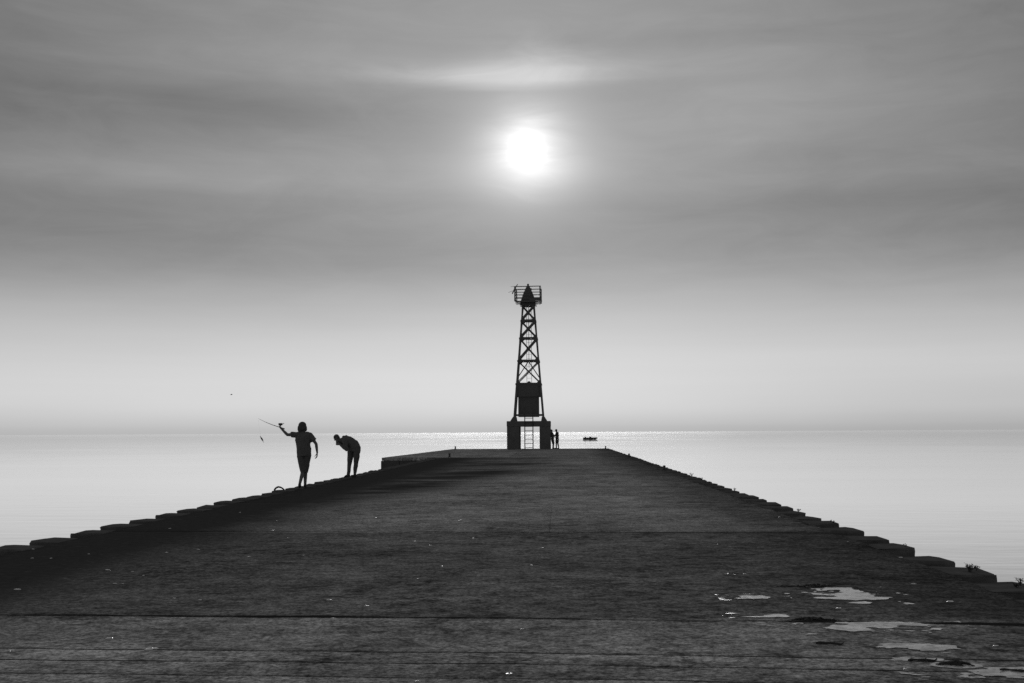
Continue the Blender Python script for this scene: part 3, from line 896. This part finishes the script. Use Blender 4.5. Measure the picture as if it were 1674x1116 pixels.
def build_bird():
    t = thing("seabird", "tiny dark seabird flying low over the horizon left of the angler", "bird", (-34.8, 120, 5.62), R(20)); t.scale = (.75, .75, .75)
    MB().loft([((-.15, 0, -.01), (0, .012, 0), (0, 0, .01)), ((-.06, 0, 0), (0, .05, 0), (0, 0, .045)), ((.05, 0, 0), (0, .05, 0), (0, 0, .05)), ((.13, 0, .03), (0, .03, 0), (0, 0, .03)), ((.18, 0, .025), (0, .006, 0), (0, 0, .006))], 10).build("body", M['feather'], t, True)
    for s in (-1, 1):
        # the bird heads across the view; wings along its y
        pts = [(.05, .03 * s, .03), (.06, .17 * s, .10), (.01, .36 * s, .07), (-.05, .17 * s, .085), (-.06, .03 * s, .025)]
        v = [Vector(p) for p in pts]
        mb = MB(); mb.addmesh([p + Vector((0, 0, .006)) for p in v] + [p - Vector((0, 0, .006)) for p in v], [(0, 1, 2, 3, 4), (9, 8, 7, 6, 5)] + [(i, 5 + i, 5 + (i + 1) % 5, (i + 1) % 5) for i in range(5)])
        mb.build("wing", M['feather'], t)
    MB().prism([(-.14, -.015), (-.24, -.04), (-.24, .04), (-.14, .015)], -.012, -.004).build("tail", M['feather'], t)


build_boat(); build_bird()

# ------------------------------------------------------------------ hoop by the angler
def build_hoop():
    x0, y0 = -7.09, 28.82
    t = MB()
    pts = []
    for i in range(15):
        a = math.pi * i / 14
        pts.append((-.145 * math.cos(a) + (.02 * math.sin(2 * a)), .03 * math.sin(a * 2), (.105 if a < math.pi / 2 else .095) * math.sin(a) ** (.75 if a < math.pi / 2 else 1.2) + .01))
    t.tube(pts, [.028] * 6 + [.026] * 3 + [.022] * 6, 10)
    o = t.build("rubber_hose", M['rubber'], None, True)
    o.location = (x0, y0, .006); o.rotation_euler = (0, 0, R(14)); o.scale = (.85, .85, .85)
    tag(o, "thick black hose bent in an arch lying on the left pier edge near the angler", "hose")


build_hoop()

# ------------------------------------------------------------------ puddles, debris, scraps, weeds
def field_mesh(name, f, x0, x1, y0, y1, h, z):
    """marching squares over f>0; flat film of water lying on the deck"""
    nx, ny = int((x1 - x0) / h), int((y1 - y0) / h)
    F = [[f(x0 + i * h, y0 + j * h) for i in range(nx + 1)] for j in range(ny + 1)]
    vid = {}; vs = []; fs = []
    def vert(x, y):
        k = (round(x, 5), round(y, 5))
        if k not in vid: vid[k] = len(vs); vs.append((x, y, z(x, y)))
        return vid[k]
    for j in range(ny):
        for i in range(nx):
            cs = [(i, j), (i + 1, j), (i + 1, j + 1), (i, j + 1)]; poly = []
            for a, b in zip(cs, cs[1:] + cs[:1]):
                fa, fb = F[a[1]][a[0]], F[b[1]][b[0]]
                if fa > 0: poly.append(vert(x0 + a[0] * h, y0 + a[1] * h))
                if (fa > 0) != (fb > 0):
                    q = fa / (fa - fb); poly.append(vert(x0 + (a[0] + (b[0] - a[0]) * q) * h, y0 + (a[1] + (b[1] - a[1]) * q) * h))
            p2 = []
            for k in poly:
                if not p2 or p2[-1] != k: p2.append(k)
            if len(p2) > 2 and p2[0] == p2[-1]: p2.pop()
            if len(p2) >= 3: fs.append(tuple(p2))
    me = bpy.data.meshes.new(name); me.from_pydata(vs, [], fs); me.update()
    me.polygons.foreach_set('use_smooth', [True] * len(me.polygons))
    return me


def build_puddles():
    deckz = lambda x, y: und(x, y) + (.0045 if y < 9.03 + joint_skew(x) else .0) + .004
    specs = [
        ("small ragged puddle farthest left of the puddles on the right side", [(1.70, 10.16, .17, .11), (1.60, 10.10, .10, .05)], 11),
        ("large pale puddle with a dark island, farthest of the big puddles on the right", [(2.62, 10.28, .27, .26), (2.42, 10.13, .22, .10), (2.45, 10.72, .16, .07), (2.55, 9.86, .10, .06)], 12),
        ("small ragged puddle nearest the crosswise joint, left of the long puddle", [(1.70, 9.16, .10, .09), (1.58, 9.10, .16, .03)], 13),
        ("long narrow puddle lying across the crosswise joint on the right", [(2.10, 8.55, .20, .13), (2.45, 8.72, .30, .09), (2.3, 8.63, .2, .10)], 14),
        ("smooth oblong puddle between the long puddle and the broken one", [(2.35, 7.86, .20, .10), (2.46, 7.80, .18, .10)], 15),
        ("broken puddle strewn with dark twigs nearest the camera", [(2.28, 7.40, .15, .06), (2.42, 7.22, .18, .10), (2.60, 7.02, .20, .10), (2.70, 7.12, .16, .07)], 16),
    ]
    for lab, els, seed in specs:
        def f(x, y):
            b = 0
            for cx, cy, a, c in els: b = max(b, 1.25 - math.sqrt(((x - cx) / a) ** 2 + ((y - cy) / c) ** 2))
            if b <= -.5: return -1
            return b - .30 + .55 * fbm(x, y, 5.0, seed * 3.3, 5) + .30 * fbm(x * .5, y, 20.0, seed, 4)
        x0 = min(e[0] - 1.9 * e[2] for e in els); x1 = max(e[0] + 1.9 * e[2] for e in els)
        y0 = min(e[1] - 1.9 * e[3] for e in els); y1 = max(e[1] + 1.9 * e[3] for e in els)
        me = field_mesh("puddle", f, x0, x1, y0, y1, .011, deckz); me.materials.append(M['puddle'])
        tag(link("puddle", me), lab, "puddle", "puddles on the right side of the deck")


def stick(label, x, y, L, rz, r=.010, bend=.03):
    pts = [(-L / 2 + L * k / 6, bend * math.sin(k * 1.1) , r + .004 * math.sin(k * 2.0 + 1)) for k in range(7)]
    mb = MB(); mb.tube(pts, [r * .7, r, r * .95, r * .9, r * .8, r * .7, r * .4], 7)
    mb.tube([pts[3], (pts[3][0] + .05, pts[3][1] + .05, r * 1.2)], [r * .5, r * .25], 5)
    o = mb.build("driftwood_stick", M['wood'], None, True); o.location = (x, y, und(x, y) + (.005 if y < 8.8 else 0)); o.rotation_euler = (0, 0, rz)
    tag(o, label, "stick", "dark sticks by the puddles")


def clump(label, x, y, a, b, seed):
    r = random.Random(seed); mb = MB()
    for i in range(26):
        u = r.gauss(0, .5); v = r.gauss(0, .42)
        px, py = u * a, v * b; L = r.uniform(.03, .09); q = r.uniform(0, 6.28); h = r.uniform(.003, .016) * max(.15, 1 - (u * u + v * v))
        mb.tube([(px - L * math.cos(q), py - L * math.sin(q) * .5, .004), (px, py, h + .008), (px + L * math.cos(q + .5), py + L * math.sin(q + .5) * .5, .004)], [.003, r.uniform(.004, .009), .003], 5)
    o = mb.build("seaweed_clump", M['kelp'], None, True); o.location = (x, y, und(x, y) + (.005 if y < 8.8 else 0))
    tag(o, label, "seaweed", "dark weed clumps by the puddles")


def build_debris():
    stick("bent dark stick lying alone left of the oblong puddle", 1.83, 7.94, .19, R(5))
    stick("dark twig on the right end of the broken puddle", 2.72, 7.05, .18, R(-6), .007)
    stick("dark twig along the far edge of the broken puddle", 2.27, 7.36, .20, R(14), .009)
    clump("dark weed heap just beyond the large pale puddle", 2.36, 10.88, .20, .10, 1)
    clump("dark weed heap left of the long narrow puddle", 1.96, 8.96, .11, .07, 2)
    clump("dark weed tangle in the middle of the broken puddle", 2.44, 7.26, .07, .05, 3)
    # small white scraps
    pts = [(-6.69, 14.37), (-6.2, 13.31), (-5.98, 13.31), (-4.85, 12.19), (-4.54, 12.08), (-4.31, 11.78), (-4.35, 11.12), (-4.27, 11.11), (-5.11, 10.69), (-4.56, 14.37), (-4.84, 14.0), (-5.99, 17.46), (-4.28, 16.99), (-3.06, 13.66), (-3.15, 10.0), (-3.21, 8.12), (-2.76, 7.72), (-3.7, 7.63), (-1.77, 8.97), (-3.69, 13.53), (-5.73, 13.8), (-5.93, 21.11), (-4.7, 18.97), (-3.77, 15.86), (-3.42, 10.11), (-1.62, 9.62), (-1.95, 15.38), (-1.67, 14.82), (-1.18, 15.84), (-0.22, 14.47), (-0.31, 12.58), (-1.28, 12.48), (-1.41, 11.38), (-3.65, 19.74), (-3.13, 19.48), (-1.64, 18.86), (-0.31, 6.95), (-0.84, 6.76), (-0.28, 8.53), (1.7, 11.82), (1.77, 11.77), (1.88, 11.82), (3.89, 13.31), (3.35, 11.07), (3.3, 9.92), (2.09, 7.13), (3.75, 15.14), (2.02, 14.82), (3.72, 19.56), (2.28, 9.56), (2.91, 7.87), (-2.0, 9.95)]
    rng = random.Random(11); metas = []
    for s in range(5):
        r = random.Random(80 + s); n = 9
        top = []; mid = []; bot = []
        for k in range(n):
            q = 2 * math.pi * k / n; rr = r.uniform(.6, 1.05)
            bot.append((rr * math.cos(q), rr * math.sin(q) * .6, 0)); mid.append((rr * .85 * math.cos(q), rr * .5 * math.sin(q), r.uniform(.12, .26))); top.append((rr * .35 * math.cos(q), rr * .22 * math.sin(q), r.uniform(.2, .34)))
        mb = MB(); mb.addmesh(bot + mid + top, [(i, (i + 1) % n, n + (i + 1) % n, n + i) for i in range(n)] + [(n + i, n + (i + 1) % n, 2 * n + (i + 1) % n, 2 * n + i) for i in range(n)] + [tuple(range(2 * n, 3 * n)), tuple(range(n))[::-1]])
        me = mb.mesh("litter_scrap"); me.materials.append(M['scrap']); metas.append(me)
    big = {15: .034, 16: .06, 51: .035, 8: .045, 42: .03, 44: .035, 43: .03, 3: .035}
    for i, (x, y) in enumerate(pts):
        s = big.get(i, rng.uniform(.016, .030))
        z = und(x, y) + (.0045 if y < 9.03 + joint_skew(x) else 0) + .001
        o = link("litter_scrap", metas[i % 5], None, (x, y, z), (0, 0, R(rng.uniform(-25, 25))), (s, s, s * rng.uniform(.6, 1.0)))
        if i == 16: tag(o, "largest white scrap, lying on the near left of the deck", "scrap", "white scraps strewn over the deck")
        else:
            zone = ("in the dark area beside the left edge blocks" if x < -5 else "on the near strips in front of the crosswise joint" if y < 8.9 else
                    "near the right edge blocks" if x > 2.8 else "among or just beyond the puddles" if x > 1.2 else
                    "far out on the lighter slabs" if y > 16.7 else "on the left half of the darker slab" if x < -2.5 else "on the middle of the darker slab")
            tag(o, "tiny white scrap lying " + zone, "scrap", "white scraps " + zone)


def weed(label, x, y, h, w, n, seed, z=.01):
    t = thing("weed_plant", label, "plant", (x, y, z), 0, "weeds growing on the right pier edge")
    r = random.Random(seed); st = MB(); lf = MB()
    for i in range(n):
        a = r.uniform(0, 6.28); out = r.uniform(.2, 1) * w / 2; hh = h * r.uniform(.55, 1)
        p0 = Vector((r.uniform(-.01, .01), r.uniform(-.01, .01), -.012)); p2 = Vector((out * math.cos(a), out * math.sin(a), hh)); p1 = (p0 + p2) / 2 + Vector((-out * .2 * math.cos(a), -out * .2 * math.sin(a), hh * .15))
        st.tube([p0, p1, p2], [.0035, .003, .0018], 5)
        for k in range(r.randint(4, 7)):
            q = r.uniform(.3, 1.05); p = p0.lerp(p1, q * 2) if q < .5 else p1.lerp(p2, (q - .5) * 2)
            d = Vector((r.uniform(-1, 1), r.uniform(-1, 1), r.uniform(-.1, .9))).normalized(); L = r.uniform(.012, .028); s = d.cross(Vector((0, .3, 1))).normalized() * L * .28
            lf.addmesh([p, p + d * L * .5 + s, p + d * L, p + d * L * .5 - s + Vector((0, 0, .004))], [(0, 1, 2, 3)])
    st.build("stem", M['weed'], t)
    me = bpy.data.meshes.new("foliage"); me.from_pydata(lf.v, [], lf.f); me.materials.append(M['weed']); link("foliage", me, t)


build_puddles(); build_debris()
for lab, x, y, h, w, n, s in (
    ("bushy low weed on the right edge block nearest the camera", 4.20, 12.0, .065, .20, 16, 1),
    ("single sprig just right of the bushy low weed", 4.31, 12.1, .035, .06, 4, 2),
    ("tall thin weed at the right rim of the picture", 4.27, 10.9, .06, .10, 7, 3),
    ("short weed left of the tall thin one at the right rim", 4.18, 10.75, .035, .08, 6, 4),
    ("lone blade sprouting from the third right edge block", 4.26, 14.4, .04, .07, 3, 5),
    ("small tuft on the right edge near the middle of the block row", 4.27, 18.1, .04, .06, 5, 6),
    ("dark tuft on the right edge beyond the middle of the block row", 4.27, 20.7, .05, .10, 7, 7),
    ("low tuft on the far half of the right edge", 4.27, 28.1, .06, .14, 7, 8),
    ("forked weed standing up on the far right edge", 4.27, 34.3, .09, .12, 6, 9),
    ("spreading weed farthest along the right edge", 4.24, 36.7, .13, .30, 10, 10)):
    weed(lab, x, y, h, w, n, s)
